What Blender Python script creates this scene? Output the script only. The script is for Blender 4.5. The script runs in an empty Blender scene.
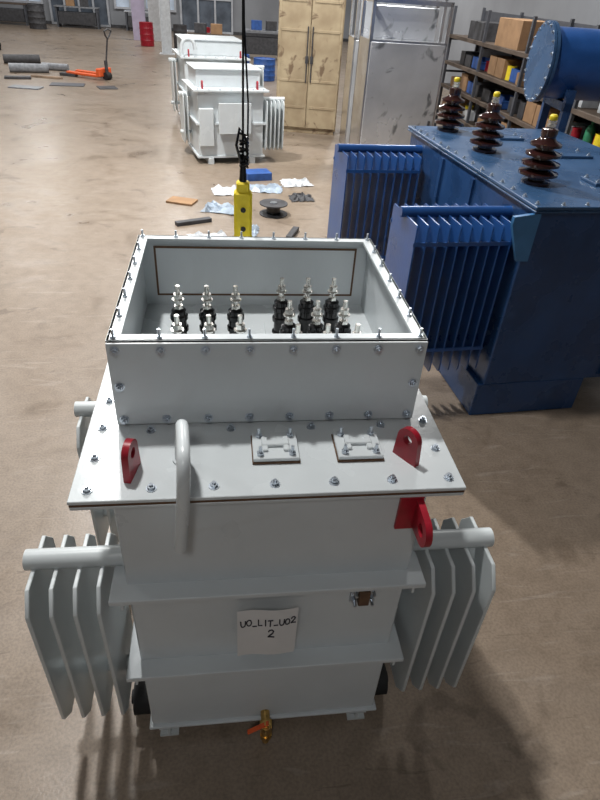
import bpy, bmesh, random
from math import *
from mathutils import Matrix, Vector, Euler
random.seed(11)
scn=bpy.context.scene
scn.view_settings.view_transform='Standard'
COL=scn.collection
WM={}; FR={}

# ---------------------------------------------------------------- materials
def mat(name,col,rough=.5,metal=0.,var=.08,scale=6.,bump=.0,bscale=60.,col2=None,coat=0.,rvar=.1,stain=None):
    m=bpy.data.materials.new(name); m.use_nodes=True
    nt=m.node_tree; N=nt.nodes; L=nt.links
    b=N['Principled BSDF']
    tc=N.new('ShaderNodeTexCoord'); no=N.new('ShaderNodeTexNoise')
    no.inputs['Scale'].default_value=scale; no.inputs['Detail'].default_value=5
    L.new(tc.outputs['Object'],no.inputs['Vector'])
    r=N.new('ShaderNodeValToRGB')
    c2=col2 if col2 else [c*(1-var) for c in col]
    c1=col if col2 else [min(1,c*(1+var)) for c in col]
    r.color_ramp.elements[0].position=.35; r.color_ramp.elements[1].position=.65
    r.color_ramp.elements[0].color=(*c2,1); r.color_ramp.elements[1].color=(*c1,1)
    L.new(no.outputs['Fac'],r.inputs['Fac']); out=r.outputs['Color']
    if stain:
        scol,ssc,thr=stain
        n3=N.new('ShaderNodeTexNoise'); n3.inputs['Scale'].default_value=ssc; n3.inputs['Detail'].default_value=8; n3.inputs['Distortion'].default_value=1.2
        L.new(tc.outputs['Object'],n3.inputs['Vector'])
        r3=N.new('ShaderNodeValToRGB'); r3.color_ramp.elements[0].position=thr; r3.color_ramp.elements[1].position=thr+.1
        r3.color_ramp.elements[0].color=(0,0,0,1); r3.color_ramp.elements[1].color=(.8,.8,.8,1)
        L.new(n3.outputs['Fac'],r3.inputs['Fac'])
        mx=N.new('ShaderNodeMix'); mx.data_type='RGBA'; L.new(r3.outputs['Color'],mx.inputs[0]); L.new(out,mx.inputs[6]); mx.inputs[7].default_value=(*scol,1); out=mx.outputs[2]
    L.new(out,b.inputs['Base Color'])
    mr=N.new('ShaderNodeMapRange'); mr.inputs[3].default_value=max(0.03,rough-rvar); mr.inputs[4].default_value=min(1,rough+rvar)
    L.new(no.outputs['Fac'],mr.inputs[0]); L.new(mr.outputs[0],b.inputs['Roughness'])
    b.inputs['Metallic'].default_value=metal
    b.inputs['Coat Weight'].default_value=coat
    if bump>0:
        n2=N.new('ShaderNodeTexNoise'); n2.inputs['Scale'].default_value=bscale; n2.inputs['Detail'].default_value=3
        L.new(tc.outputs['Object'],n2.inputs['Vector'])
        bp=N.new('ShaderNodeBump'); bp.inputs['Strength'].default_value=bump; bp.inputs['Distance'].default_value=.01
        L.new(n2.outputs['Fac'],bp.inputs['Height']); L.new(bp.outputs['Normal'],b.inputs['Normal'])
    return m
M_white=mat('grey_white_paint',(.59,.63,.65),.31,0,.03,4,.06,40,stain=((.54,.57,.58),2.5,.62))
M_lid=mat('grey_white_gloss_paint',(.62,.66,.675),.26,0,.03,5,.05,60)
M_fin=mat('radiator_grey_paint',(.57,.61,.62),.34,0,.05,5,stain=((.47,.50,.50),4,.62))
M_gasket=mat('brown_gasket',(.12,.065,.035),.8,0,.2,30)
M_steel=mat('zinc_plated_steel',(.55,.60,.66),.32,.9,.15,80)
M_tin=mat('tinned_copper',(.85,.83,.78),.22,.95,.08,60)
M_brass=mat('brass',(.65,.42,.14),.3,1.,.15,60)
M_black=mat('black_resin',(.007,.007,.008),.2,0,.3,30)
M_rubber=mat('black_rubber',(.010,.010,.011),.75,0,.3,20)
M_red=mat('crimson_paint',(.33,.008,.022),.35,0,.15,20)
M_orange=mat('orange_plastic',(.72,.11,.025),.5,0,.1,20)
M_paper=mat('white_paper',(.70,.70,.70),.85,0,.03,8)
M_ink=mat('marker_ink',(.02,.02,.03),.7)
M_blue=mat('royal_blue_paint',(.018,.075,.25),.30,0,.14,4,.1,30)
M_navy=mat('deep_blue_paint',(.017,.055,.155),.28,0,.2,3,.1,30,stain=((.025,.07,.18),3,.6))
M_blid=mat('grey_blue_paint',(.035,.085,.18),.28,0,.15,3,.1,30,stain=((.06,.115,.21),3,.6))
M_bluetop=mat('light_blue_paint',(.05,.17,.36),.33,0,.15,5)
M_brown=mat('brown_porcelain',(.030,.010,.009),.12,0,.25,10,coat=.5)
M_yellow=mat('yellow_plastic',(.80,.62,.02),.45,0,.08,15)
M_cream=mat('cream_rusty_paint',(.46,.37,.24),.55,0,.1,2.5,.1,30,col2=(.33,.25,.155),stain=((.12,.065,.035),3,.56))
M_inox=mat('stainless_sheet',(.66,.67,.69),.22,.9,.15,2.5,rvar=.12)
M_inoxf=mat('filmed_stainless',(.68,.70,.73),.25,.6,.12,1.5,stain=((.14,.15,.16),3.2,.60))
M_card=mat('cardboard',(.32,.19,.10),.85,0,.12,6)
M_rack=mat('rack_steel',(.09,.095,.11),.5,.3,.15,8)
M_shelf=mat('shelf_board',(.09,.065,.048),.7,0,.2,4)
M_green=mat('green_plastic',(.03,.20,.10),.4,0,.2,10)
M_bluep=mat('blue_plastic',(.03,.10,.34),.45,0,.2,10)
M_wplas=mat('white_plastic',(.54,.56,.58),.5,0,.1,10)
M_dark=mat('dark_scrap',(.05,.05,.055),.6,0,.3,10)
M_grey=mat('grey_roll_wrap',(.22,.23,.25),.5,0,.25,10)
M_wood=mat('rough_wood',(.28,.20,.14),.8,0,.3,5)
M_sheet=mat('pale_blue_plastic_film',(.30,.36,.43),.35,0,.3,6)
M_wall=mat('plaster_wall',(.25,.26,.28),.85,0,.12,.6)
M_ceil=mat('ceiling_sheet',(.20,.21,.23),.8,0,.06,.5)
M_glass=mat('dusty_pane',(.62,.72,.85),.25,0,.12,1.5)
M_darkglass=mat('dark_pane',(.10,.12,.15),.2,0,.3,1.5)
M_frame=mat('aluminium_frame',(.50,.52,.56),.4,.3,.1,4)
M_lilac=mat('lilac_board',(.50,.45,.60),.6,0,.1,3)

def floor_mat():
    m=bpy.data.materials.new('worn_concrete'); m.use_nodes=True
    nt=m.node_tree;N=nt.nodes;L=nt.links;b=N['Principled BSDF']
    tc=N.new('ShaderNodeTexCoord')
    def noise(s,d,dist=0,vec=None):
        n=N.new('ShaderNodeTexNoise'); n.inputs['Scale'].default_value=s; n.inputs['Detail'].default_value=d; n.inputs['Distortion'].default_value=dist
        L.new(vec or tc.outputs['Object'],n.inputs['Vector']); return n
    def ramp(n,stops):
        r=N.new('ShaderNodeValToRGB'); e=r.color_ramp.elements
        e[0].position,e[0].color=stops[0][0],(*stops[0][1],1); e[1].position,e[1].color=stops[-1][0],(*stops[-1][1],1)
        for p,c in stops[1:-1]:
            x=e.new(p); x.color=(*c,1)
        L.new(n,r.inputs['Fac']); return r
    def mix(a,bb,fac,mode='MULTIPLY'):
        x=N.new('ShaderNodeMix'); x.data_type='RGBA'; x.blend_type=mode
        x.inputs[0].default_value=fac; L.new(a,x.inputs[6]); L.new(bb,x.inputs[7]); return x.outputs[2]
    mp=N.new('ShaderNodeMapping'); mp.inputs['Rotation'].default_value=(0,0,.5); mp.inputs['Scale'].default_value=(1,7,1); L.new(tc.outputs['Object'],mp.inputs['Vector'])
    mp2=N.new('ShaderNodeMapping'); mp2.inputs['Rotation'].default_value=(0,0,-.9); mp2.inputs['Scale'].default_value=(1,9,1); L.new(tc.outputs['Object'],mp2.inputs['Vector'])
    n1=noise(.25,4,.3); n2=noise(9,14,.2); n3=noise(70,8); n5=noise(1.3,14,1.6)
    s1=noise(2.2,12,1.5,mp.outputs[0]); s2=noise(3.1,12,1.5,mp2.outputs[0]); n6=noise(2.1,15,1.4)
    c=ramp(n1.outputs['Fac'],[(.3,(.250,.192,.142)),(.5,(.272,.214,.163)),(.7,(.288,.232,.185))]).outputs['Color']
    c=mix(c,ramp(n2.outputs['Fac'],[(.3,(.82,.81,.80)),(.6,(1.02,1.02,1.02))]).outputs['Color'],.8)
    c=mix(c,ramp(n3.outputs['Fac'],[(.35,(.72,.72,.72)),(.6,(1,1,1))]).outputs['Color'],.75)
    c=mix(c,ramp(n5.outputs['Fac'],[(.32,(.68,.66,.64)),(.42,(1,1,1))]).outputs['Color'],.7)
    c=mix(c,ramp(s1.outputs['Fac'],[(.60,(0,0,0)),(.70,(.07,.069,.067))]).outputs['Color'],.7,'ADD')
    c=mix(c,ramp(s2.outputs['Fac'],[(.28,(.62,.60,.58)),(.36,(1,1,1))]).outputs['Color'],.65)
    c=mix(c,ramp(n6.outputs['Fac'],[(.62,(1,1,1)),(.68,(.58,.56,.55))]).outputs['Color'],.65)
    v=N.new('ShaderNodeTexVoronoi'); v.inputs['Scale'].default_value=5.; L.new(tc.outputs['Object'],v.inputs['Vector'])
    c=mix(c,ramp(v.outputs['Distance'],[(.02,(.3,.3,.3)),(.04,(0,0,0))]).outputs['Color'],.3,'ADD')
    L.new(c,b.inputs['Base Color'])
    mr=N.new('ShaderNodeMapRange'); mr.inputs[1].default_value=.3; mr.inputs[2].default_value=.7; mr.inputs[3].default_value=.27; mr.inputs[4].default_value=.48
    L.new(n5.outputs['Fac'],mr.inputs[0]); L.new(mr.outputs[0],b.inputs['Roughness'])
    bp=N.new('ShaderNodeBump'); bp.inputs['Strength'].default_value=.08; bp.inputs['Distance'].default_value=.01
    L.new(n3.outputs['Fac'],bp.inputs['Height']); L.new(bp.outputs['Normal'],b.inputs['Normal'])
    return m
M_floor=floor_mat()

# ---------------------------------------------------------------- geometry helpers
def B(): return bmesh.new()
def abox(bm,x0,x1,y0,y1,z0,z1,bev=0,M=None):
    r=bmesh.ops.create_cube(bm,size=1)
    vs=r['verts']
    for v in vs:
        v.co=Vector(((x0+x1)/2+v.co.x*(x1-x0),(y0+y1)/2+v.co.y*(y1-y0),(z0+z1)/2+v.co.z*(z1-z0)))
    if bev>0:
        es=list({e for v in vs for e in v.link_edges})
        r=bmesh.ops.bevel(bm,geom=es,offset=bev,segments=1,affect='EDGES',profile=.5)
        vs=list({v for f in r['faces'] for v in f.verts}|{v for v in vs if v.is_valid})
    if M is not None: bmesh.ops.transform(bm,matrix=M,verts=vs)
    return bm
def acyl(bm,p0,p1,r,seg=16,r2=None):
    p0=Vector(p0);p1=Vector(p1);d=p1-p0
    q=d.to_track_quat('Z','Y').to_matrix().to_4x4()
    bmesh.ops.create_cone(bm,cap_ends=True,segments=seg,radius1=r,radius2=r if r2 is None else r2,depth=d.length,matrix=Matrix.Translation((p0+p1)/2)@q)
    return bm
def alathe(bm,prof,c=(0,0,0),seg=20):
    rings=[]
    for r,z in prof:
        rings.append([bm.verts.new((c[0]+r*cos(2*pi*i/seg),c[1]+r*sin(2*pi*i/seg),c[2]+z)) for i in range(seg)])
    for a,b in zip(rings,rings[1:]):
        for i in range(seg):
            j=(i+1)%seg
            bm.faces.new((a[i],a[j],b[j],b[i]))
    bm.faces.new(list(reversed(rings[0]))); bm.faces.new(rings[-1])
    return bm
def aprism(bm,pts,vec):
    vec=Vector(vec)
    a=[bm.verts.new(Vector(p)-vec/2) for p in pts]; b=[bm.verts.new(Vector(p)+vec/2) for p in pts]
    bm.faces.new(a); bm.faces.new(list(reversed(b)))
    n=len(a)
    for i in range(n):
        j=(i+1)%n; bm.faces.new((a[j],a[i],b[i],b[j]))
    bmesh.ops.recalc_face_normals(bm,faces=bm.faces[:])
    return bm
def atube(bm,pts,r,seg=12):
    pts=[Vector(p) for p in pts]; rings=[]
    up=None
    for i,p in enumerate(pts):
        t=(pts[min(i+1,len(pts)-1)]-pts[max(i-1,0)]).normalized()
        if up is None:
            up=Vector((1,0,0)) if abs(t.x)<.8 else Vector((0,1,0))
        u=(up-t*up.dot(t)).normalized(); w=t.cross(u); up=u
        rings.append([bm.verts.new(p+u*r*cos(2*pi*k/seg)+w*r*sin(2*pi*k/seg)) for k in range(seg)])
    for a,b in zip(rings,rings[1:]):
        for k in range(seg):
            j=(k+1)%seg; bm.faces.new((a[k],a[j],b[j],b[k]))
    bm.faces.new(list(reversed(rings[0]))); bm.faces.new(rings[-1])
    return bm
def bez(p,n=8):
    out=[Vector(p[0])]
    for i in range(1,len(p)-1):
        a,b,c=Vector(p[i-1]),Vector(p[i]),Vector(p[i+1])
        s=(a+b)/2 if i>1 else a; e=(b+c)/2 if i<len(p)-2 else c
        for k in range(1,n+1):
            t=k/n; out.append(s*(1-t)**2+b*2*t*(1-t)+e*t*t)
    return out
def tomesh(bm,name,m,recenter=True):
    bmesh.ops.recalc_face_normals(bm,faces=bm.faces[:])
    c=Vector((0,0,0))
    if recenter:
        lo=Vector([min(v.co[i] for v in bm.verts) for i in range(3)]); hi=Vector([max(v.co[i] for v in bm.verts) for i in range(3)])
        c=(lo+hi)/2
        for v in bm.verts: v.co-=c
    me=bpy.data.meshes.new(name); bm.to_mesh(me); bm.free()
    for p in me.polygons: p.use_smooth=True
    me.set_sharp_from_angle(angle=radians(32))
    me.materials.append(m)
    return me,c
def thing(name,label,cat,origin=(0,0,0),rotz=0,frame=None,group=None,kind=None):
    e=bpy.data.objects.new(name,None); e.empty_display_size=.2
    COL.objects.link(e)
    W=Matrix.Translation(origin)@Matrix.Rotation(rotz,4,'Z')
    e.matrix_basis=W; WM[e]=W; FR[e]=frame if frame is not None else W
    e['label']=label; e['category']=cat
    if group: e['group']=group
    return e
def add(name,geo,m,parent,loc=None,rot=(0,0,0),label=None):
    root=parent
    while root.parent: root=root.parent
    if isinstance(geo,bmesh.types.BMesh):
        me,c=tomesh(geo,name,m,loc is None)
        if loc is None: loc=c
    else: me=geo
    ob=bpy.data.objects.new(name,me); COL.objects.link(ob)
    W=FR[root]@Matrix.Translation(loc)@Euler(rot).to_matrix().to_4x4()
    ob.parent=parent; ob.matrix_parent_inverse=WM[parent].inverted(); ob.matrix_basis=W; WM[ob]=W
    if label: ob['label']=label
    return ob
def solo(name,bm,m,label,cat,origin=(0,0,0),rotz=0,group=None,kind=None,rot=None):
    if isinstance(bm,bmesh.types.BMesh): me,_=tomesh(bm,name,m,False)
    else: me=bm
    ob=bpy.data.objects.new(name,me); COL.objects.link(ob)
    W=Matrix.Translation(origin)@(Euler(rot).to_matrix().to_4x4() if rot else Matrix.Rotation(rotz,4,'Z'))
    ob.matrix_basis=W; WM[ob]=W; FR[ob]=W
    if label: ob['label']=label
    if cat: ob['category']=cat
    if group: ob['group']=group
    if kind: ob['kind']=kind
    return ob

# shared meshes
bm=B(); acyl(bm,(0,0,0),(0,0,.003),.0165,16); acyl(bm,(0,0,.003),(0,0,.013),.012,6); acyl(bm,(0,0,.013),(0,0,.020),.006,10)
ME_bolt,_=tomesh(bm,'bolt',M_steel,False)
bm=B(); acyl(bm,(0,0,-.012),(0,0,.030),.0045,10); acyl(bm,(0,0,0),(0,0,.007),.0095,6)
ME_stud,_=tomesh(bm,'stud',M_steel,False)
bm=B(); acyl(bm,(0,0,0),(0,0,.032),.0055,10); acyl(bm,(0,0,0),(0,0,.010),.012,6)
ME_shortstud,_=tomesh(bm,'short_stud',M_steel,False)

# ================================================================ MAIN TRANSFORMER
T=thing('transformer','light grey painted power transformer with open terminal box','transformer',(0,.68,0),0,Matrix.Identity(4))
bm=B()
abox(bm,-.487,.490,.012,1.35,.085,1.438,.006)
abox(bm,-.50,.506,-.002,1.365,.072,.086,.003)
abox(bm,-.607,.604,.0,1.385,1.436,1.449,.002)
tank=add('tank',bm,M_white,T)
for zt,w,yf in ((1.062,.538,-.055),(.601,.533,-.062)):
    bm=B(); abox(bm,-w,w,yf,1.42,zt-.022,zt,.003)
    for sx in (-1,1): abox(bm,sx*.50-.004,sx*.50+.004,yf+.01,1.40,zt-.06,zt-.02,0)
    add('stiffening_flange',bm,M_white,T)
bm=B(); abox(bm,-.607,.604,.001,1.384,1.449,1.458,0); add('gasket',bm,M_gasket,T)
bm=B(); abox(bm,-.61,.607,.0,1.385,1.458,1.472,.002); lid=add('tank_cover',bm,M_lid,T)
for i in range(7): add('bolt',ME_bolt,M_steel,lid,(-.560+i*.187,.045,1.472),(0,0,i*.7))
for s in (-1,1):
    for k in range(8):
        add('bolt',ME_bolt,M_steel,lid,(s*.562,.19+k*.155,1.472),(0,0,k*.5))
for x in (-.40,-.13,.15,.40): add('bolt',ME_bolt,M_steel,lid,(x,.325,1.472))
for s in (-1,1):
    bm=B(); abox(bm,s*.42-.04,s*.42+.04,.0,1.38,.0,.012,0); abox(bm,s*.42-.04,s*.42+.04,.0,1.38,.060,.072,0); abox(bm,s*.42-.006,s*.42+.006,.0,1.38,.01,.062,0)
    add('skid_channel',bm,M_fin,T)
    for y in (.15,1.2):
        bm=B(); acyl(bm,(s*.506,y,.075),(s*.576,y,.075),.075,28); acyl(bm,(s*.571,y,.075),(s*.59,y,.075),.03,16); acyl(bm,(s*.44,y,.075),(s*.507,y,.075),.02,12)
        add('wheel',bm,M_rubber,T)
# terminal box
X0,X1,Y0,Y1,Z0,Z1=-.512,.522,.361,1.275,1.472,1.803
bm=B()
t=.008
abox(bm,X0,X1,Y0,Y0+t,Z0,Z1); abox(bm,X0,X1,Y1-t,Y1,Z0,Z1)
abox(bm,X0,X0+t,Y0+t,Y1-t,Z0,Z1); abox(bm,X1-t,X1,Y0+t,Y1-t,Z0,Z1)
fw=.042
abox(bm,X0,X1,Y0,Y0+fw,Z1-.012,Z1,.001); abox(bm,X0,X1,Y1-fw,Y1,Z1-.012,Z1,.001)
abox(bm,X0,X0+fw,Y0+fw,Y1-fw,Z1-.012,Z1,.001); abox(bm,X1-fw,X1,Y0+fw,Y1-fw,Z1-.012,Z1,.001)
tb=add('terminal_box',bm,M_white,T)
bm=B(); abox(bm,X0+.004,X1-.004,Y0-.004,Y0,Z0+.012,Z1-.006); add('cover_gasket',bm,M_gasket,tb)
bm=B(); abox(bm,X0,X1,Y0-.012,Y0-.004,Z0+.010,Z1-.004,.002); add('cover_plate',bm,M_white,tb)
bm=B(); yb=Y1-t-.005
x0,x1,z0,z1=X0+.06,X1-.06,Z0+.05,Z1-.045; w=.009
abox(bm,x0,x1,yb,yb+.004,z1-w,z1); abox(bm,x0,x1,yb,yb+.004,z0,z0+w); abox(bm,x0,x0+w,yb,yb+.004,z0+w,z1-w); abox(bm,x1-w,x1,yb,yb+.004,z0+w,z1-w)
add('sealing_frame',bm,M_gasket,tb)
bm=B(); abox(bm,x0+w,x1-w,yb+.001,yb+.003,z0+w,z1-w); add('rear_panel',bm,M_white,tb)
for i in range(8):
    x=X0+.025+i*(X1-X0-.05)/7
    for z in (Z1-.030,Z0+.032): add('bolt',ME_bolt,M_steel,tb,(x,Y0-.012,z),(pi/2,0,0))
for x in (X0+.025,X1-.025): add('bolt',ME_bolt,M_steel,tb,(x,Y0-.012,(Z0+Z1)/2),(pi/2,0,0))
for i in range(8):
    x=X0+.02+i*(X1-X0-.04)/7
    for y in (Y0+.02,Y1-.02): add('stud',ME_stud,M_steel,tb,(x,y,Z1))
for k in range(1,6):
    y=Y0+.02+k*(Y1-Y0-.04)/6
    for x in (X0+.02,X1-.02): add('stud',ME_stud,M_steel,tb,(x,y,Z1))
# bushings inside the box
bm=B(); prof=[(.036,0),(.036,.014),(.028,.018),(.028,.06),(.036,.066),(.036,.082),(.030,.088),(.030,.112),(.036,.118),(.036,.134),(.030,.140),(.030,.156),(.020,.164)]
alathe(bm,prof,seg=18); ME_ins,_=tomesh(bm,'insulator',M_black,False)
bm=B(); acyl(bm,(0,0,.158),(0,0,.262),.0095,12); acyl(bm,(0,0,.164),(0,0,.178),.019,6)
acyl(bm,(0,0,.200),(0,0,.205),.024,16); acyl(bm,(0,0,.205),(0,0,.228),.0185,6)
ME_term,_=tomesh(bm,'terminal_stud',M_tin,False)
for xs,ys in (((-.330,-.215,-.100),(.91,.66)),((.095,.205,.315),(.99,.78,.59))):
    for j,y in enumerate(ys):
        for x in xs:
            b=add('bushing',ME_ins,M_black,T,(x+j*.012,y,1.472)); add('terminal_stud',ME_term,M_tin,b,(x+j*.012,y,1.472),(0,0,x*9))
for x0,x1,y0,y1 in ((-.39,-.04,.58,.99),(.03,.40,.52,1.08)):
    bm=B(); abox(bm,x0,x1,y0,y1,1.472,1.480,.002); add('bushing_plate',bm,M_lid,T)
# lifting lugs
def lugmesh(w,h,t):
    bm=B(); n=14; out=[]
    r=w*.5; cz=h-r
    out.append((0,-r*1.15,0)); 
    for i in range(n+1):
        a=pi-pi*i/n; out.append((0,cos(a)*r,cz+sin(a)*r))
    out.append((0,r*1.15,0))
    hole=[(0,cos(2*pi*i/16)*r*.42,cz+sin(2*pi*i/16)*r*.42) for i in range(16)]
    vo=[[bm.verts.new((sx*t/2,p[1],p[2])) for p in out] for sx in (-1,1)]
    vh=[[bm.verts.new((sx*t/2,p[1],p[2])) for p in hole] for sx in (-1,1)]
    for k in (0,1):
        es=[bm.edges.new((vo[k][i],vo[k][(i+1)%len(out)])) for i in range(len(out))]+[bm.edges.new((vh[k][i],vh[k][(i+1)%16])) for i in range(16)]
        bmesh.ops.triangle_fill(bm,use_beauty=True,edges=es)
    for L_,n_ in ((vo,len(out)),(vh,16)):
        for i in range(n_):
            j=(i+1)%n_; bm.faces.new((L_[0][i],L_[0][j],L_[1][j],L_[1][i]))
    return bm
me,_=tomesh(lugmesh(.085,.125,.022),'lifting_lug',M_red,False)
add('lifting_lug',me,M_red,T,(-.437,.12,1.472),(0,0,radians(-12)),'red lifting lug standing on the cover')
add('lifting_lug',me,M_red,T,(.445,.145,1.472),(0,0,radians(34)),'red lifting lug standing on the cover')
me2,_=tomesh(lugmesh(.105,.14,.022),'tank_lug',M_red,False)
g=add('tank_lug',me2,M_red,T,(.465,.014,1.365),(pi/2,0,0),'red jacking lug on the tank wall')
bm=B(); abox(bm,.400,.478,.0,.014,1.29,1.435,.002); add('lug_pad',bm,M_red,g)
# gooseneck pipe
bm=B()
path=[(-.290,.17,1.46),(-.290,.17,1.50)]+bez([(-.290,.17,1.50),(-.280,.17,1.645),(-.268,.05,1.660),(-.262,-.06,1.64),(-.272,-.06,1.50)],8)+[(-.282,-.06,1.40),(-.290,-.06,1.320)]
atube(bm,path,.0195,18); acyl(bm,(-.290,.17,1.472),(-.290,.17,1.480),.028,20)
add('vent_pipe',bm,M_lid,T)
# inspection covers
for cx,cy in ((.014,.207),(.292,.205)):
    bm=B(); abox(bm,cx-.078,cx+.078,cy-.070,cy+.070,1.472,1.480,.001); g=add('cover_pad_gasket',bm,M_gasket,T)
    bm=B(); abox(bm,cx-.075,cx+.075,cy-.067,cy+.067,1.480,1.494,.002); p=add('inspection_cover',bm,M_lid,T)
    bm=B(); abox(bm,cx-.045,cx+.045,cy-.012,cy+.012,1.494,1.506,.003); abox(bm,cx-.045,cx-.025,cy-.035,cy+.035,1.494,1.503,.003); abox(bm,cx+.025,cx+.045,cy-.035,cy+.035,1.494,1.503,.003); add('raised_bar',bm,M_lid,p)
    for sx in (-1,1):
        for sy in (-1,1): add('short_stud',ME_shortstud,M_steel,p,(cx+sx*.052,cy+sy*.046,1.494))
# radiators
def finmesh(hd,z0,z1,t,c0,c1,name,m,bv=.35,k0=1.5,k1=1.4):
    bm=B()
    pts=[(0,-hd+c0,z0),(0,hd-c0,z0),(0,hd,z0+c0*k0),(0,hd,z1-c1),(0,hd-c1*k1,z1),(0,-hd+c1*k1,z1),(0,-hd,z1-c1),(0,-hd,z0+c0*k0)]
    aprism(bm,pts,(t,0,0))
    bmesh.ops.bevel(bm,geom=bm.edges[:],offset=t*bv,segments=2 if bv>.3 else 1,affect='EDGES')
    me,_=tomesh(bm,name,m,False); return me
def radiator(root,m,side,xin,xout,xs,yc,zp,zb,rp,me,label=None):
    bm=B(); acyl(bm,(side*xin,yc,zp),(side*xout,yc,zp),rp,22)
    h=add('radiator',bm,m,root,label=label)
    bm=B(); acyl(bm,(side*xin,yc,zb),(side*xout,yc,zb),rp*.8,18); add('lower_header',bm,m,h)
    for x in xs: add('cooling_fin',me,m,h,(side*x,yc,0))
    return h
ME_fin=finmesh(.172,.262,1.078,.014,.060,.075,'cooling_fin',M_fin,.18,1.2,.75)
for s in (-1,1):
    for yc in (.115,.97):
        radiator(T,M_fin,s,.475,.83,[.575+.0755*i for i in range(4)],yc,1.09,.42,.036,ME_fin)
# drain valve
bm=B(); acyl(bm,(0,.02,.120),(0,-.04,.120),.020,16); acyl(bm,(0,-.03,.120),(0,-.055,.120),.030,6); acyl(bm,(0,-.06,.150),(0,-.06,.085),.022,16); acyl(bm,(0,-.06,.085),(0,-.06,.060),.028,6); acyl(bm,(0,-.06,.060),(0,-.06,.022),.018,14); acyl(bm,(0,-.06,.15),(0,-.06,.165),.010,10)
v=add('drain_valve',bm,M_brass,T)
bm=B(); abox(bm,-.10,.012,-.070,-.050,.158,.166,.002,Matrix.Translation((0,0,.162))@Matrix.Rotation(radians(-38),4,'Y')@Matrix.Translation((0,0,-.162)))
add('valve_handle',bm,M_orange,v)
# earthing clamp
bm=B(); abox(bm,.29,.385,.0,.015,.90,.995,.003)
e=add('earthing_clamp',bm,M_steel,T)
for x in (.305,.37):
    for z in (.92,.975): add('short_stud',ME_shortstud,M_steel,e,(x,0,z),(pi/2,0,0))
bm=B(); abox(bm,.318,.357,-.024,.0,.91,.985,.002); add('clamp_plate',bm,M_gasket,e)

# paper sign
def py(x,z):
    j=(z-.692)/.293; i=(x+.12)/.212*8
    return -.066+.004*sin(i*.9)+.012*((1-j)**2)
bm=B(); n=8; x0,x1,z0,z1=-.120,.092,.692,.985
g=[[bm.verts.new((x0+(x1-x0)*i/n,py(x0+(x1-x0)*i/n,z0+(z1-z0)*j/n),z0+(z1-z0)*j/n)) for i in range(n+1)] for j in range(n+1)]
for j in range(n):
    for i in range(n): bm.faces.new((g[j][i],g[j][i+1],g[j+1][i+1],g[j+1][i]))
P=solo('paper_sign',bm,M_paper,'white paper sheet with handwritten marker text taped on the tank','sign')
GL={'U':[[(0,1),(.02,.35),(.12,.06),(.32,.0),(.5,.12),(.56,.4),(.58,.95)]],
'O':[[(.32,1),(.08,.85),(0,.5),(.1,.12),(.32,0),(.52,.15),(.6,.52),(.5,.88),(.32,1)]],
'0':[[(.28,.95),(.08,.8),(0,.45),(.08,.1),(.28,0),(.48,.12),(.55,.5),(.46,.82),(.28,.95)]],
'_':[[(0,.0),(.55,.03)]],'L':[[(0,1),(.03,.02),(.5,.05)]],'I':[[(.15,1),(.17,0)]],
'T':[[(0,.95),(.65,1.0)],[(.32,.97),(.30,0)]],'2':[[(.02,.75),(.12,.95),(.33,1),(.5,.82),(.42,.55),(.2,.28),(0,.03),(.25,.04),(.6,.0)]]}
def write(s,x,z,h,sp,tilt,r):
    bm=B()
    for k,ch in enumerate(s):
        for st_ in GL[ch]:
            pts=[]
            for a,b in st_:
                px=x+a*h*.8; pz=z+b*h+(px-x)*tilt+.003*sin(k*2.3)
                pts.append((px,py(px,pz)-.0012,pz))
            atube(bm,pts,r,6)
        x0_=x; x+=sp*(.62 if ch=='I' else 1)
        z+=(x-x0_)*tilt
    add('handwriting',bm,M_ink,P)
write('UO_LIT_U02',-.108,.888,.036,.0205,.05,.0024)
write('2',-.010,.822,.046,.02,0,.0028)

# ================================================================ BLUE TRANSFORMER
BT=thing('transformer','dark blue painted power transformer with three brown porcelain bushings','transformer',(1.80,2.2,0),radians(4.4))
bm=B(); abox(bm,.02,1.50,.05,2.36,.30,1.640,.008)
for y in (.9,1.5): abox(bm,.0,.03,y,y+.05,.40,1.60)
abox(bm,1.0,1.06,.03,.05,.34,1.62)
add('tank',bm,M_navy,BT)
bm=B(); abox(bm,-.02,.90,.055,2.2,.0,.30,.006); add('base_frame',bm,M_navy,BT)
bm=B(); abox(bm,.0,1.56,.0,2.42,1.640,1.652,.002); abox(bm,.0,1.56,.0,2.42,1.660,1.68,.003); abox(bm,.01,1.55,.01,2.41,1.65,1.662); bl=add('tank_cover',bm,M_blid,BT)
for k in range(15): add('bolt',ME_bolt,M_steel,bl,(.035,.06+k*.162,1.68))
for k in range(1,9): add('bolt',ME_bolt,M_steel,bl,(.035+k*.17,.035,1.68))
MEbf=finmesh(.235,.42,1.535,.010,.012,.012,'cooling_fin',M_blue,.1)
for yc,x1,nf in ((.32,.74,10),(2.05,.74,10)):
    h=radiator(BT,M_blue,-1,-.06,x1+.03,[.06+i*(x1-.07)/(nf-1) for i in range(nf)],yc,1.55,.50,.036,MEbf)
    for y in (yc-.236,yc+.224):
        for z in (.60,1.40):
            bm=B(); abox(bm,-x1+.0,-.05,y,y+.012,z,z+.025); add('tie_bar',bm,M_blue,h)
bm=B(); aprism(bm,[(.02,.02,1.635),(-.13,.02,1.615),(-.13,.02,1.56),(-.03,.02,1.32),(.05,.02,1.32),(.05,.02,1.635)],(0,.03,0)); add('lifting_lug',bm,M_bluetop,BT,label='light blue angled lifting bracket')
bm=B(); prof=[(.10,0),(.10,.02),(.06,.025),(.06,.04)]
for k,(r) in enumerate((.135,.13,.12,.105)):
    z=.05+k*.062; prof+=[(.060,z),(r,z+.010),(r,z+.026),(.060,z+.048)]
prof+=[(.05,.30),(.055,.32),(.055,.35),(.03,.36)]
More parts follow.
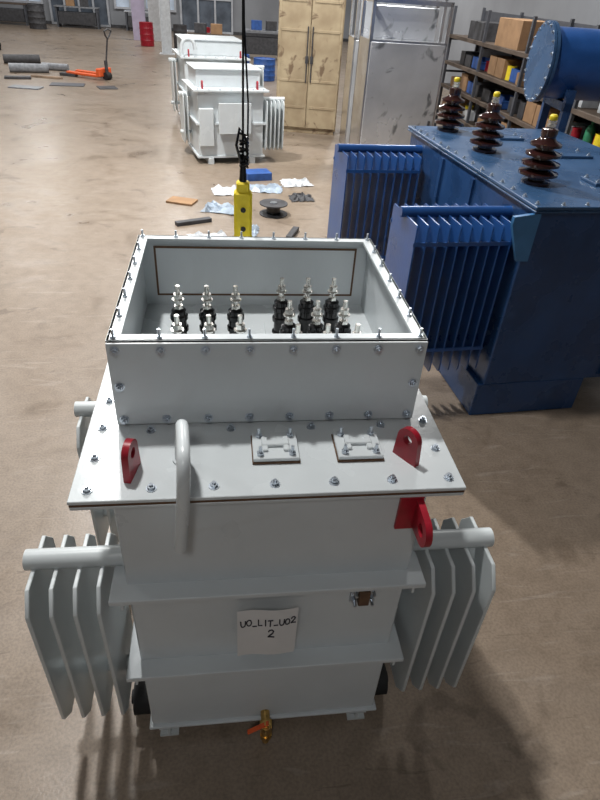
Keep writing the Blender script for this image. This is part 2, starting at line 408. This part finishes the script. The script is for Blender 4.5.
alathe(bm,prof,seg=28); MEpi,_=tomesh(bm,'bushing',M_brown,False)
bm=B(); acyl(bm,(0,0,.35),(0,0,.42),.014,12); acyl(bm,(0,0,.365),(0,0,.38),.03,6); acyl(bm,(0,0,.388),(0,0,.402),.028,6); MEpt,_=tomesh(bm,'terminal',M_tin,False)
bm=B(); alathe(bm,[(.024,.405),(.027,.41),(.027,.43),(.018,.44)],seg=14); MEpc,_=tomesh(bm,'terminal_cap',M_yellow,False)
iW=WM[BT].inverted()
for wx,wy in ((1.957,4.46),(2.018,3.68),(2.045,2.76)):
    l=iW@Vector((wx,wy,1.68))
    b=add('bushing',MEpi,M_brown,BT,l); add('terminal',MEpt,M_tin,b,l); add('terminal_cap',MEpc,M_yellow,b,l)
for x,y,s in ((.85,.55,.14),(1.05,1.35,.16),(.80,1.95,.12),(1.30,.80,.12)):
    bm=B(); abox(bm,x-s,x+s,y-s*.7,y+s*.7,1.68,1.70,.003); c=add('inspection_cover',bm,M_blid,BT)
    for sx in (-1,1):
        for sy in (-1,1): add('bolt',ME_bolt,M_steel,c,(x+sx*s*.8,y+sy*s*.5,1.70))

# conservator cylinder on stand
CT=thing('conservator_tank','blue cylindrical oil tank with bolted end flange on a steel stand','tank',(3.76,5.25,0),radians(-7))
bm=B(); acyl(bm,(-.60,0,2.20),(.70,0,2.20),.32,48); add('shell',bm,M_blue,CT)
bm=B(); acyl(bm,(-.66,0,2.20),(-.635,0,2.20),.365,48); acyl(bm,(-.63,0,2.20),(-.60,0,2.20),.365,48); f=add('end_flange',bm,M_blid,CT)
for i in range(20):
    a=2*pi*i/20; add('bolt',ME_bolt,M_steel,f,(-.66,cos(a)*.343,2.20+sin(a)*.343),(0,-pi/2,0))
for x in (-.35,.6):
    bm=B(); abox(bm,x-.04,x+.04,-.32,-.25,0,2.0); abox(bm,x-.04,x+.04,.25,.32,0,2.0); abox(bm,x-.04,x+.04,-.32,.32,1.80,1.88); add('stand_frame',bm,M_navy,CT)

# ================================================================ DISTANT TRANSFORMERS
def small_tx(origin,rotz,w,d,h,label,toppipe=False):
    R=thing('transformer',label,'transformer',origin,rotz)
    hw=w/2
    bm=B(); abox(bm,-hw+.05,hw-.05,.05,d-.1,.12,h-.27,.01); abox(bm,-hw+.02,hw-.02,.02,d-.05,.10,.13); abox(bm,-hw+.01,hw-.01,.01,d-.06,h*.45,h*.45+.03)
    add('tank',bm,M_white,R)
    for s in (-1,1):
        bm=B(); abox(bm,s*hw*.6-.05,s*hw*.6+.05,.0,d,0,.10); add('skid_channel',bm,M_white,R)
    bm=B(); abox(bm,-hw-.03,hw+.03,-.03,d,h-.27,h-.24,.003); lid=add('tank_cover',bm,M_lid,R)
    for i in range(7): add('bolt',ME_bolt,M_steel,lid,(-hw+.06+i*(w-.12)/6,.02,h-.24))
    bm=B(); abox(bm,-hw+.08,hw-.06,d*.25,d-.1,h-.24,h+.03,.008); abox(bm,-hw+.05,hw-.03,d*.25-.03,d-.07,h+.02,h+.04,.003); add('terminal_box',bm,M_white,R)
    fm=finmesh(.22,.22,h-.40,.014,.05,.05,'cooling_fin',M_fin,.18,1.2,1)
    radiator(R,M_fin,1,hw-.06,hw+.36,[hw+.0+.075*i for i in range(5)],.18,h-.40,.32,.04,fm)
    radiator(R,M_fin,-1,hw-.06,hw+.15,[hw+.03+.065*i for i in range(2)],d-.35,h-.42,.38,.04,fm)
    bm=B(); abox(bm,-hw*.35,hw*.45,-.10,.06,.55,h-.45,.01); abox(bm,-hw*.40,hw*.50,-.13,-.10,.52,h-.42,.004); add('front_panel',bm,M_lid,R)
    bm=B(); abox(bm,-hw*.9,-hw*.5,-.02,.05,.30,.9,.01); add('small_panel',bm,M_lid,R)
    for s in (-1,1): add('lifting_lug',me,M_red,R,(s*(hw-.15),.12,h-.24))
    if toppipe:
        bm=B(); atube(bm,bez([(-hw+.0,.1,h-.24),(-hw+.0,.1,h+.06),(-hw+.28,.1,h+.06),(-hw+.28,.1,h-.12)],6),.035,12); add('vent_pipe',bm,M_white,R)
    return R
small_tx((.02,9.75,0),radians(12),1.25,1.15,1.42,'light grey transformer standing in front of another')
small_tx((-.25,12.3,0),radians(10),1.35,1.5,1.62,'light grey transformer with bent vent pipe on its cover',True)

# ================================================================ CRANE PENDANT
CP=thing('crane_pendant','yellow push-button crane pendant hanging on black cable','controller',(-.052,1.50,1.50))
FR[CP]=Matrix.Translation((-.052,1.50,0))
bm=B(); abox(bm,-.042,.042,-.035,.035,1.50,1.94,.012); abox(bm,-.03,.03,-.028,.028,1.93,1.98,.008); add('housing',bm,M_yellow,CP)
bm=B(); acyl(bm,(0,0,1.97),(0,0,2.08),.018,14,.012); add('strain_relief',bm,M_black,CP)
for k in range(4):
    bm=B(); acyl(bm,(0,-.034,1.86-k*.09),(0,-.042,1.86-k*.09),.012,14); add('push_button',bm,M_black,CP)
bm=B(); atube(bm,[(0,0,2.06),(0,0,2.6),(0,0,7.9)],.005,10); atube(bm,[(.02,.0,2.06),(.022,0,2.3),(.004,0,2.6),(.0,0,3.0)],.004,8)
add('cable',bm,M_black,CP)
bm=B()
pts=[]
for i in range(60):
    a=i*.9; pts.append((.018*cos(a)+.004,.018*sin(a),2.04+.13*i/60+.015*sin(a*.5)))
atube(bm,pts,.006,6); atube(bm,[(-.01,-.02,2.07),(-.03,-.03,2.14),(-.015,-.02,2.21),(.01,-.02,2.17),(.02,-.02,2.10)],.006,6)
add('cable_coil',bm,M_black,CP)

# ================================================================ CABINETS
CC=thing('steel_cabinet','tall cream steel cabinet with rust-stained double doors','cabinet',(1.66,12.5,0),radians(-10))
bm=B(); abox(bm,-.66,.66,.02,.8,.08,3.0,.01); abox(bm,-.62,.62,.05,.75,0,.08); add('body',bm,M_cream,CC)
for s in (-1,1):
    bm=B(); abox(bm,min(0,s*.64)+.008,max(0,s*.64)-.008,-.01,.02,.12,2.95,.006)
    for z in (.5,1.0,1.9,2.4): abox(bm,min(s*.06,s*.62),max(s*.06,s*.62),-.022,-.01,z,z+.05,.004)
    abox(bm,min(s*.59,s*.64),max(s*.59,s*.64),-.022,-.01,.12,2.95,.004)
    d=add('door',bm,M_cream,CC)
    bm=B(); acyl(bm,(s*.05,-.03,1.0),(s*.05,-.03,2.0),.012,10); abox(bm,s*.05-.03,s*.05+.03,-.04,-.008,1.35,1.48); add('handle',bm,M_dark,d)
def encl(origin,rotz,w,d,h,label,m1,m2,fd=.70):
    R=thing('stainless_enclosure',label,'cabinet',origin,rotz)
    bm=B(); abox(bm,0,.05,0,.05,0,h); abox(bm,w-.05,w,0,.05,0,h); abox(bm,0,.02,.04,d,0,h*fd); abox(bm,0,.05,d-.05,d,0,h); abox(bm,w-.02,w,.04,d,0,h*fd); abox(bm,w-.05,w,d-.05,d,0,h); abox(bm,0,w,0,.05,h-.06,h); abox(bm,0,w,d-.05,d,h-.06,h); abox(bm,0,.05,.05,d-.05,h-.06,h); abox(bm,w-.05,w,.05,d-.05,h-.06,h); abox(bm,0,w,0,d,.05,.09); abox(bm,0,w,.0,d,h*fd,h*fd+.03); abox(bm,0,w,d-.02,d,0,h*fd)
    add('body',bm,m1,R)
    bm=B(); abox(bm,.03,w-.03,-.015,.012,.10,h*fd,.004); d1=add('door',bm,m2,R)
    bm=B(); abox(bm,w-.12,w-.08,-.04,-.015,h*.3,h*.3+.15,.005); add('handle',bm,M_dark,d1)
    bm=B(); abox(bm,.12,w-.10,d*.5,d*.5+.02,h*fd+.03,h-.10,.004); add('mounting_plate',bm,m2,R)
    return R
encl((2.16,9.2,0),radians(2),1.28,.7,2.60,'stainless steel enclosure partly covered with protective film',M_inox,M_inoxf,.78)
encl((2.25,10.9,0),radians(-3),1.6,.8,3.2,'tall brushed stainless steel enclosure',M_inox,M_inoxf,.6)

# ================================================================ SHELVING
RK=thing('storage_rack','long grey steel storage rack with loaded shelves','rack',(4.7,5.3,0))
LV=(.15,.62,1.08,1.52,2.0)
bays=[0,1.9,3.8,5.7,7.6]
for y in bays:
    bm=B()
    for x in (0,.62): abox(bm,x,x+.05,y-.025,y+.025,0,2.5)
    for z in (.4,1.3,1.9): abox(bm,.04,.64,y-.015,y+.015,z,z+.04)
    add('upright_frame',bm,M_rack,RK)
for z in LV:
    bm=B(); abox(bm,.0,.67,0,7.6,z-.03,z,.002); abox(bm,-.01,.0,0,7.6,z-.06,z); add('shelf',bm,M_shelf,RK)
bm=B(); abox(bm,.672,.68,0,7.6,.1,2.45); add('back_panel',bm,M_rack,RK)
def carton(w,d,h):
    bm=B(); abox(bm,-w/2,w/2,-d/2,d/2,0,h,.004); abox(bm,-w/2-.001,w/2+.001,-.03,.03,h*.8,h+.002); return bm
def bottle(r,h):
    bm=B(); alathe(bm,[(r*.9,0),(r,.01),(r,h*.68),(r*.8,h*.78),(r*.32,h*.86),(r*.32,h*.92),(r*.4,h*.925),(r*.4,h),(r*.3,h)],seg=14); return bm
def tin(r,h):
    bm=B(); alathe(bm,[(r,0),(r*1.03,.005),(r,.012),(r,h-.015),(r*1.04,h-.01),(r*1.04,h),(r*.95,h),(r*.94,h-.008)],seg=16); return bm
def crate(w,d,h):
    bm=B(); abox(bm,-w/2,w/2,-d/2,d/2,0,.012); abox(bm,-w/2,-w/2+.012,-d/2,d/2,0,h); abox(bm,w/2-.012,w/2,-d/2,d/2,0,h); abox(bm,-w/2,w/2,-d/2,-d/2+.012,0,h*.7); abox(bm,-w/2,w/2,d/2-.012,d/2,0,h); abox(bm,-w/2-.015,w/2+.015,-d/2-.015,-d/2,h*.62,h*.7); return bm
kinds=[]
def K(nm,bm,m,lab,cat,w,h): kinds.append((nm,tomesh(bm,nm,m,False)[0],lab,cat,w,h))
K('carton',carton(.34,.36,.30),M_card,'brown closed cardboard carton on a rack shelf','box',.38,.30)
K('carton',carton(.40,.26,.18),M_card,'low brown cardboard carton on a rack shelf','box',.28,.18)
K('carton',carton(.30,.22,.24),M_dark,'small black cardboard carton on a rack shelf','box',.25,.24)
K('carton',carton(.30,.24,.17),M_wplas,'small white cardboard carton on a rack shelf','box',.26,.17)
K('bottle',bottle(.07,.32),M_green,'green plastic bottle on a rack shelf','bottle',.15,.32)
K('bottle',bottle(.05,.24),M_wplas,'white plastic bottle on a rack shelf','bottle',.12,.24)
K('bottle',bottle(.06,.30),M_dark,'dark plastic bottle on a rack shelf','bottle',.14,.30)
K('tin_can',tin(.075,.19),M_steel,'silver metal paint tin on a rack shelf','can',.17,.19)
K('tin_can',tin(.065,.17),M_red,'red metal paint tin on a rack shelf','can',.15,.17)
K('tin_can',tin(.085,.22),M_yellow,'yellow metal paint tin on a rack shelf','can',.19,.22)
K('storage_bin',crate(.26,.34,.20),M_bluep,'blue open plastic storage bin on a rack shelf','bin',.37,.20)
K('storage_bin',crate(.26,.34,.20),M_dark,'black open plastic storage bin on a rack shelf','bin',.37,.20)
for li,z in enumerate(LV[1:]):
    y=5.3+.07
    while y<12.75:
        k=random.choice(kinds)
        if li==3 and y+k[4]>9.4: break
        yy=y+k[4]/2
        for b_ in bays:
            if abs(yy-5.3-b_)<k[4]/2+.04: yy=5.3+b_+k[4]/2+.05
        if yy+k[4]/2>12.8: break
        solo(k[0],k[1],None,k[2],k[3],(4.96+random.uniform(-.04,.05),yy,z),radians(random.uniform(-3,3)),group='goods on the storage rack')
        y=yy+k[4]/2+random.uniform(.01,.03)
solo('carton',carton(.56,.95,.42),M_card,'large brown cardboard box on the top shelf','box',(5.03,10.05,2.0),radians(1))
solo('carton',carton(.5,.7,.3),M_dark,'dark box on the top shelf','box',(5.0,11.6,2.0),0)

# ================================================================ FAR THINGS
PJ=thing('pallet_jack','orange hand pallet jack with upright steering handle','pallet jack',(-3.55,18.9,0),radians(60))
bm=B()
for s in (-1,1):
    abox(bm,s*.2-.08,s*.2+.08,.1,1.25,.07,.13,.01); acyl(bm,(s*.2-.05,1.05,.04),(s*.2+.05,1.05,.04),.04,14)
abox(bm,-.28,.28,.0,.14,.08,.30,.02); add('fork_frame',bm,M_orange,PJ)
bm=B(); acyl(bm,(-.1,-.05,.10),(.1,-.05,.10),.10,18); add('wheel',bm,M_rubber,PJ)
bm=B(); acyl(bm,(0,-.05,.15),(0,-.05,.5),.05,14); atube(bm,[(0,-.05,.4),(0,-.2,1.05),(-.1,-.22,1.15),(-.15,-.24,1.25),(0,-.25,1.3),(.15,-.24,1.25),(.1,-.22,1.15),(0,-.2,1.05)],.024,8); add('handle',bm,M_dark,PJ)
def drum(name,m,label,o,r=.29,h=.88,cat='drum'):
    bm=B(); pr=[(r*.95,0),(r,.01)]
    for k in range(1,4): pr+=[(r,h*k/4-.03),(r*1.04,h*k/4),(r,h*k/4+.03)]
    pr+=[(r,h-.01),(r*1.02,h),(r*.94,h),(r*.93,h-.02)]
    return solo(name,alathe(bm,pr,seg=24),m,label,cat,o)
drum('steel_drum',M_red,'red steel drum standing on the concrete floor',(-3.35,29.2,0))
drum('steel_drum',M_dark,'dark steel drum near the pale column',(-1.9,29.0,0))
drum('steel_drum',M_red,'small red drum behind the grey transformers',(-.9,29.5,0),.3,.8)
drum('plastic_drum',M_bluep,'low blue plastic drum behind the transformers',(1.25,20.5,0),.35,.62)
drum('plastic_drum',M_bluep,'low blue plastic drum behind the transformers',(.45,21.3,0),.35,.62)
drum('steel_drum',M_dark,'dark steel drum near the far wall',(-9.2,34.5,0),.4,1.0)
for x,m,l in ((-3.9,M_lilac,'lilac upright board leaning at the doorway'),(-3.15,M_wplas,'white upright board at the doorway')):
    solo('panel_board',abox(B(),-.3,.3,-.05,.05,0,2.6,.01),m,l,'board',(x,31.5,0),radians(5))
bm=B(); abox(bm,-.2,.2,-.02,.02,0,7.95); abox(bm,-.2,-.17,-.15,.15,0,7.95); abox(bm,.17,.2,-.15,.15,0,7.95); abox(bm,-.3,.3,-.25,.25,0,.03)
solo('steel_column',bm,M_wplas,'pale painted steel column standing on a base plate','column',(-2.3,26.5,0))
def bench(o,w,h,m,lab):
    R=thing('workbench',lab,'bench',(o[0],o[1],0))
    bm=B(); abox(bm,-w/2,w/2,0,.7,h-.06,h,.005); add('bench_top',bm,m,R)
    for sx in (-1,1):
        bm=B(); abox(bm,sx*(w/2-.08)-.04,sx*(w/2-.08)+.04,.05,.65,0,h-.06); add('leg_frame',bm,M_rack,R)
    bm=B(); abox(bm,-w/2+.15,w/2-.15,.05,.6,.15,h-.25,.01); add('under_cabinet',bm,M_dark,R)
bench((-7.6,36.2),2.2,.95,M_grey,'grey workbench against the far wall')
bench((-4.3,36.4),1.8,.9,M_frame,'pale grey workbench against the far wall')
bench((-11.0,35.8),2.0,.95,M_shelf,'brown workbench against the far wall')
bench((-.6,24.6),1.6,.9,M_shelf,'dark workbench behind the grey transformers')
bench((1.6,26.5),1.8,1.0,M_grey,'grey workbench behind the grey transformers')
for i,(x,y,z,m,l) in enumerate(((-.9,24.9,.9,M_dark,'dark'),(-.3,24.95,.9,M_card,'brown'),(1.3,26.85,1.0,M_bluep,'blue'),(1.9,26.85,1.0,M_dark,'dark'),(-7.9,36.5,.95,M_card,'brown'),(-7.2,36.5,.95,M_dark,'dark'),(-4.4,36.75,.9,M_dark,'dark'))):
    solo('carton',carton(.42,.34,.32),m,l+' box standing on a workbench','box',(x,y,z),radians(i*3-6))
def plank(n,l,w,h,m,lab,o,rz,cat='plank'):
    solo(n,abox(B(),-l/2,l/2,-w/2,w/2,0,h,.004),m,lab,cat,(o[0],o[1],o[2] if len(o)>2 else 0),radians(rz))
def roll(o,l,r,rz,m,lab):
    bm=B(); acyl(bm,(-l/2,0,r),(l/2,0,r),r,20); acyl(bm,(-l/2-.01,0,r),(l/2+.01,0,r),r*.3,12)
    solo('material_roll',bm,m,lab,'roll',(o[0],o[1],0),radians(rz))
roll((-5.9,19.6),1.1,.12,12,M_grey,'grey wrapped roll of material on the floor')
roll((-5.3,20.3),.8,.10,-8,M_grey,'grey wrapped roll of material on the floor')
roll((-6.6,21.5),1.1,.13,20,M_dark,'dark roll of material lying on the floor')
plank('wood_plank',.9,.14,.05,M_wood,'rough timber plank lying on the floor',(-5.2,18.7),-12)
plank('metal_scrap',.7,.25,.06,M_dark,'dark metal scrap piece lying on the floor',(-5.9,18.3),13,'scrap')
plank('metal_scrap',.5,.2,.08,M_dark,'dark metal scrap piece lying on the floor',(-4.7,19.3),-20,'scrap')
plank('metal_sheet',.9,.5,.02,M_rack,'grey metal sheet lying on the floor',(-4.4,17.6),5,'sheet')
plank('metal_sheet',.5,.5,.02,M_dark,'dark square metal sheet on the floor',(-3.3,17.4),20,'sheet')
plank('metal_sheet',.8,.4,.03,M_grey,'grey metal sheet lying on the floor',(-5.3,16.8),-8,'sheet')
for o,r in (((-8.6,24.8),.35),((-8.3,22.8),.40),((-8.0,21.2),.28)):
    bm=B(); atube(bm,[(cos(a/10*2*pi)*r*(1+.04*(a//10)),sin(a/10*2*pi)*r,.05+.05*(a/10)) for a in range(31)],.05,8)
    solo('rubber_hose',bm,M_rubber,'coiled black rubber hose lying on the floor','hose',(o[0],o[1],0))
RE=thing('cable_reel','small black cable reel lying flat on the floor','reel',(.56,7.05,0))
bm=B(); acyl(bm,(0,0,0),(0,0,.015),.2,30); acyl(bm,(0,0,.145),(0,0,.16),.2,30); add('flange',bm,M_dark,RE)
bm=B(); acyl(bm,(0,0,.015),(0,0,.145),.1,24); add('hub',bm,M_black,RE)
bm=B(); acyl(bm,(0,0,.158),(0,0,.170),.05,16); add('hub_cap',bm,M_steel,RE)
def film(o,w,d,h,m,lab,seed,nm='plastic_film',cat='plastic sheet'):
    rnd=random.Random(seed); bm=B(); n=9
    g=[[bm.verts.new((-w/2+w*i/n+rnd.uniform(-.02,.02),-d/2+d*j/n+rnd.uniform(-.02,.02),.006+rnd.random()**2*h*(1 if 0<i<n and 0<j<n else .2))) for i in range(n+1)] for j in range(n+1)]
    for j in range(n):
        for i in range(n): bm.faces.new((g[j][i],g[j][i+1],g[j+1][i+1],g[j+1][i]))
    solo(nm,bm,m,lab,cat,(o[0],o[1],0),rnd.uniform(-.3,.3))
film((.48,8.25),.62,.40,.08,M_sheet,'crumpled pale blue plastic film on the floor',1)
film((-.10,8.05),.42,.40,.08,M_wplas,'crumpled white plastic film on the floor',2)
film((-.18,7.2),.5,.4,.08,M_sheet,'crumpled pale blue plastic film beside the reel',3)
film((1.05,7.8),.36,.3,.08,M_dark,'crumpled dark plastic film on the floor',4)
film((-.35,6.0),.5,.35,.08,M_wplas,'crumpled white plastic film on the floor',5)
film((.15,6.3),.30,.36,.08,M_sheet,'crumpled pale blue plastic film on the floor',6)
film((1.05,8.6),.5,.36,.08,M_wplas,'crumpled white plastic film on the floor',8)
plank('carton',.42,.3,.12,M_bluep,'flat blue carton lying on the floor',(.42,8.85),15,'box')
plank('wood_offcut',.5,.09,.05,M_dark,'short dark offcut lying on the floor',(-.55,6.6),25,'offcut')
plank('cardboard_piece',.40,.26,.03,M_card,'flattened brown cardboard piece on the floor',(-.75,7.5),-20,'cardboard')
plank('wood_offcut',.4,.08,.06,M_dark,'short dark offcut lying on the floor',(.75,6.2),70,'offcut')

# ================================================================ ROOM
def st(name,bm,m): 
    o=solo(name,bm,m,None,None); o['kind']='structure'; return o
st('floor',abox(B(),-16,7.5,-7,38,-.2,0),M_floor)
st('ceiling',abox(B(),-16,7.5,-7,38,8,8.2),M_ceil)
st('wall_back',abox(B(),-16,7.5,37.8,38,0,8),M_wall)
st('wall_left',abox(B(),-16.2,-16,-7,38,0,8),M_wall)
st('wall_right',abox(B(),7.5,7.7,-7,38,0,8),M_wall)
st('wall_front',abox(B(),-16,7.5,-7.2,-7,0,8),M_wall)
def wind(n,x0,x1,z0,z1,k,m):
    bm=B()
    for i in range(k+1):
        x=x0+(x1-x0)*i/k; abox(bm,x-.05,x+.05,37.66,37.80,z0,z1)
    for z in (z0+.05,(z0+z1)/2,z1-.05): abox(bm,x0,x1,37.68,37.80,z-.05,z+.05)
    o=st(n,bm,M_frame)
    bm=B(); abox(bm,x0,x1,37.76,37.79,z0,z1); p=add('pane',bm,m,o); return o
wind('window_1',-13.2,-9.6,.9,3.2,5,M_glass)
wind('door_1',-9.2,-6.2,.02,3.2,4,M_darkglass)
wind('window_2',-5.8,-2.6,.9,3.2,4,M_glass)
wind('door_2',-2.3,.5,.02,3.2,3,M_darkglass)
st('baseboard_back',abox(B(),-16,7.5,37.77,37.8,0,.15),M_dark)

# ================================================================ LIGHTS
def area(x,y,z,s,p,col=(1,.99,.97)):
    l=bpy.data.lights.new('high_bay_lamp','AREA'); l.shape='DISK'; l.size=s; l.energy=p; l.color=col
    o=bpy.data.objects.new('high_bay_lamp',l); COL.objects.link(o); o.location=(x,y,z)
    return o
area(-1.2,2.2,7.2,.45,300)
area(-1.6,7.6,7.2,.35,800)
area(-6.5,4,7.2,.8,80)
area(-1.0,-4.5,7.2,1.5,100)
for x,y,p in ((-8,13,300),(4.0,10,400),(-2.5,15,250),(-8,22,290),(-1.5,21,260),(4.5,21,380),(-9,31,330),(-2,31,330),(4,31,330)): area(x,y,7.2,.9,p)
w=bpy.data.worlds.new('world'); scn.world=w; w.use_nodes=True
w.node_tree.nodes['Background'].inputs[0].default_value=(.8,.88,1,1); w.node_tree.nodes['Background'].inputs[1].default_value=.3

# ================================================================ CAMERA
f,yaw,pitch,roll=581.8,.153,.624,-.072
F=Vector((sin(yaw)*cos(pitch),cos(yaw)*cos(pitch),-sin(pitch)))
R0=Vector((cos(yaw),-sin(yaw),0)); D0=F.cross(R0)
R=R0*cos(roll)+D0*sin(roll); D=-R0*sin(roll)+D0*cos(roll)
cd=bpy.data.cameras.new('camera'); cd.sensor_fit='VERTICAL'; cd.sensor_height=36; cd.lens=36*f/800; cd.clip_end=200; cd.clip_start=.05
co=bpy.data.objects.new('camera',cd); COL.objects.link(co)
m3=Matrix((R,-D,-F)).transposed()
co.matrix_world=Matrix.Translation((-.14,-1.257,2.742))@m3.to_4x4()
scn.camera=co
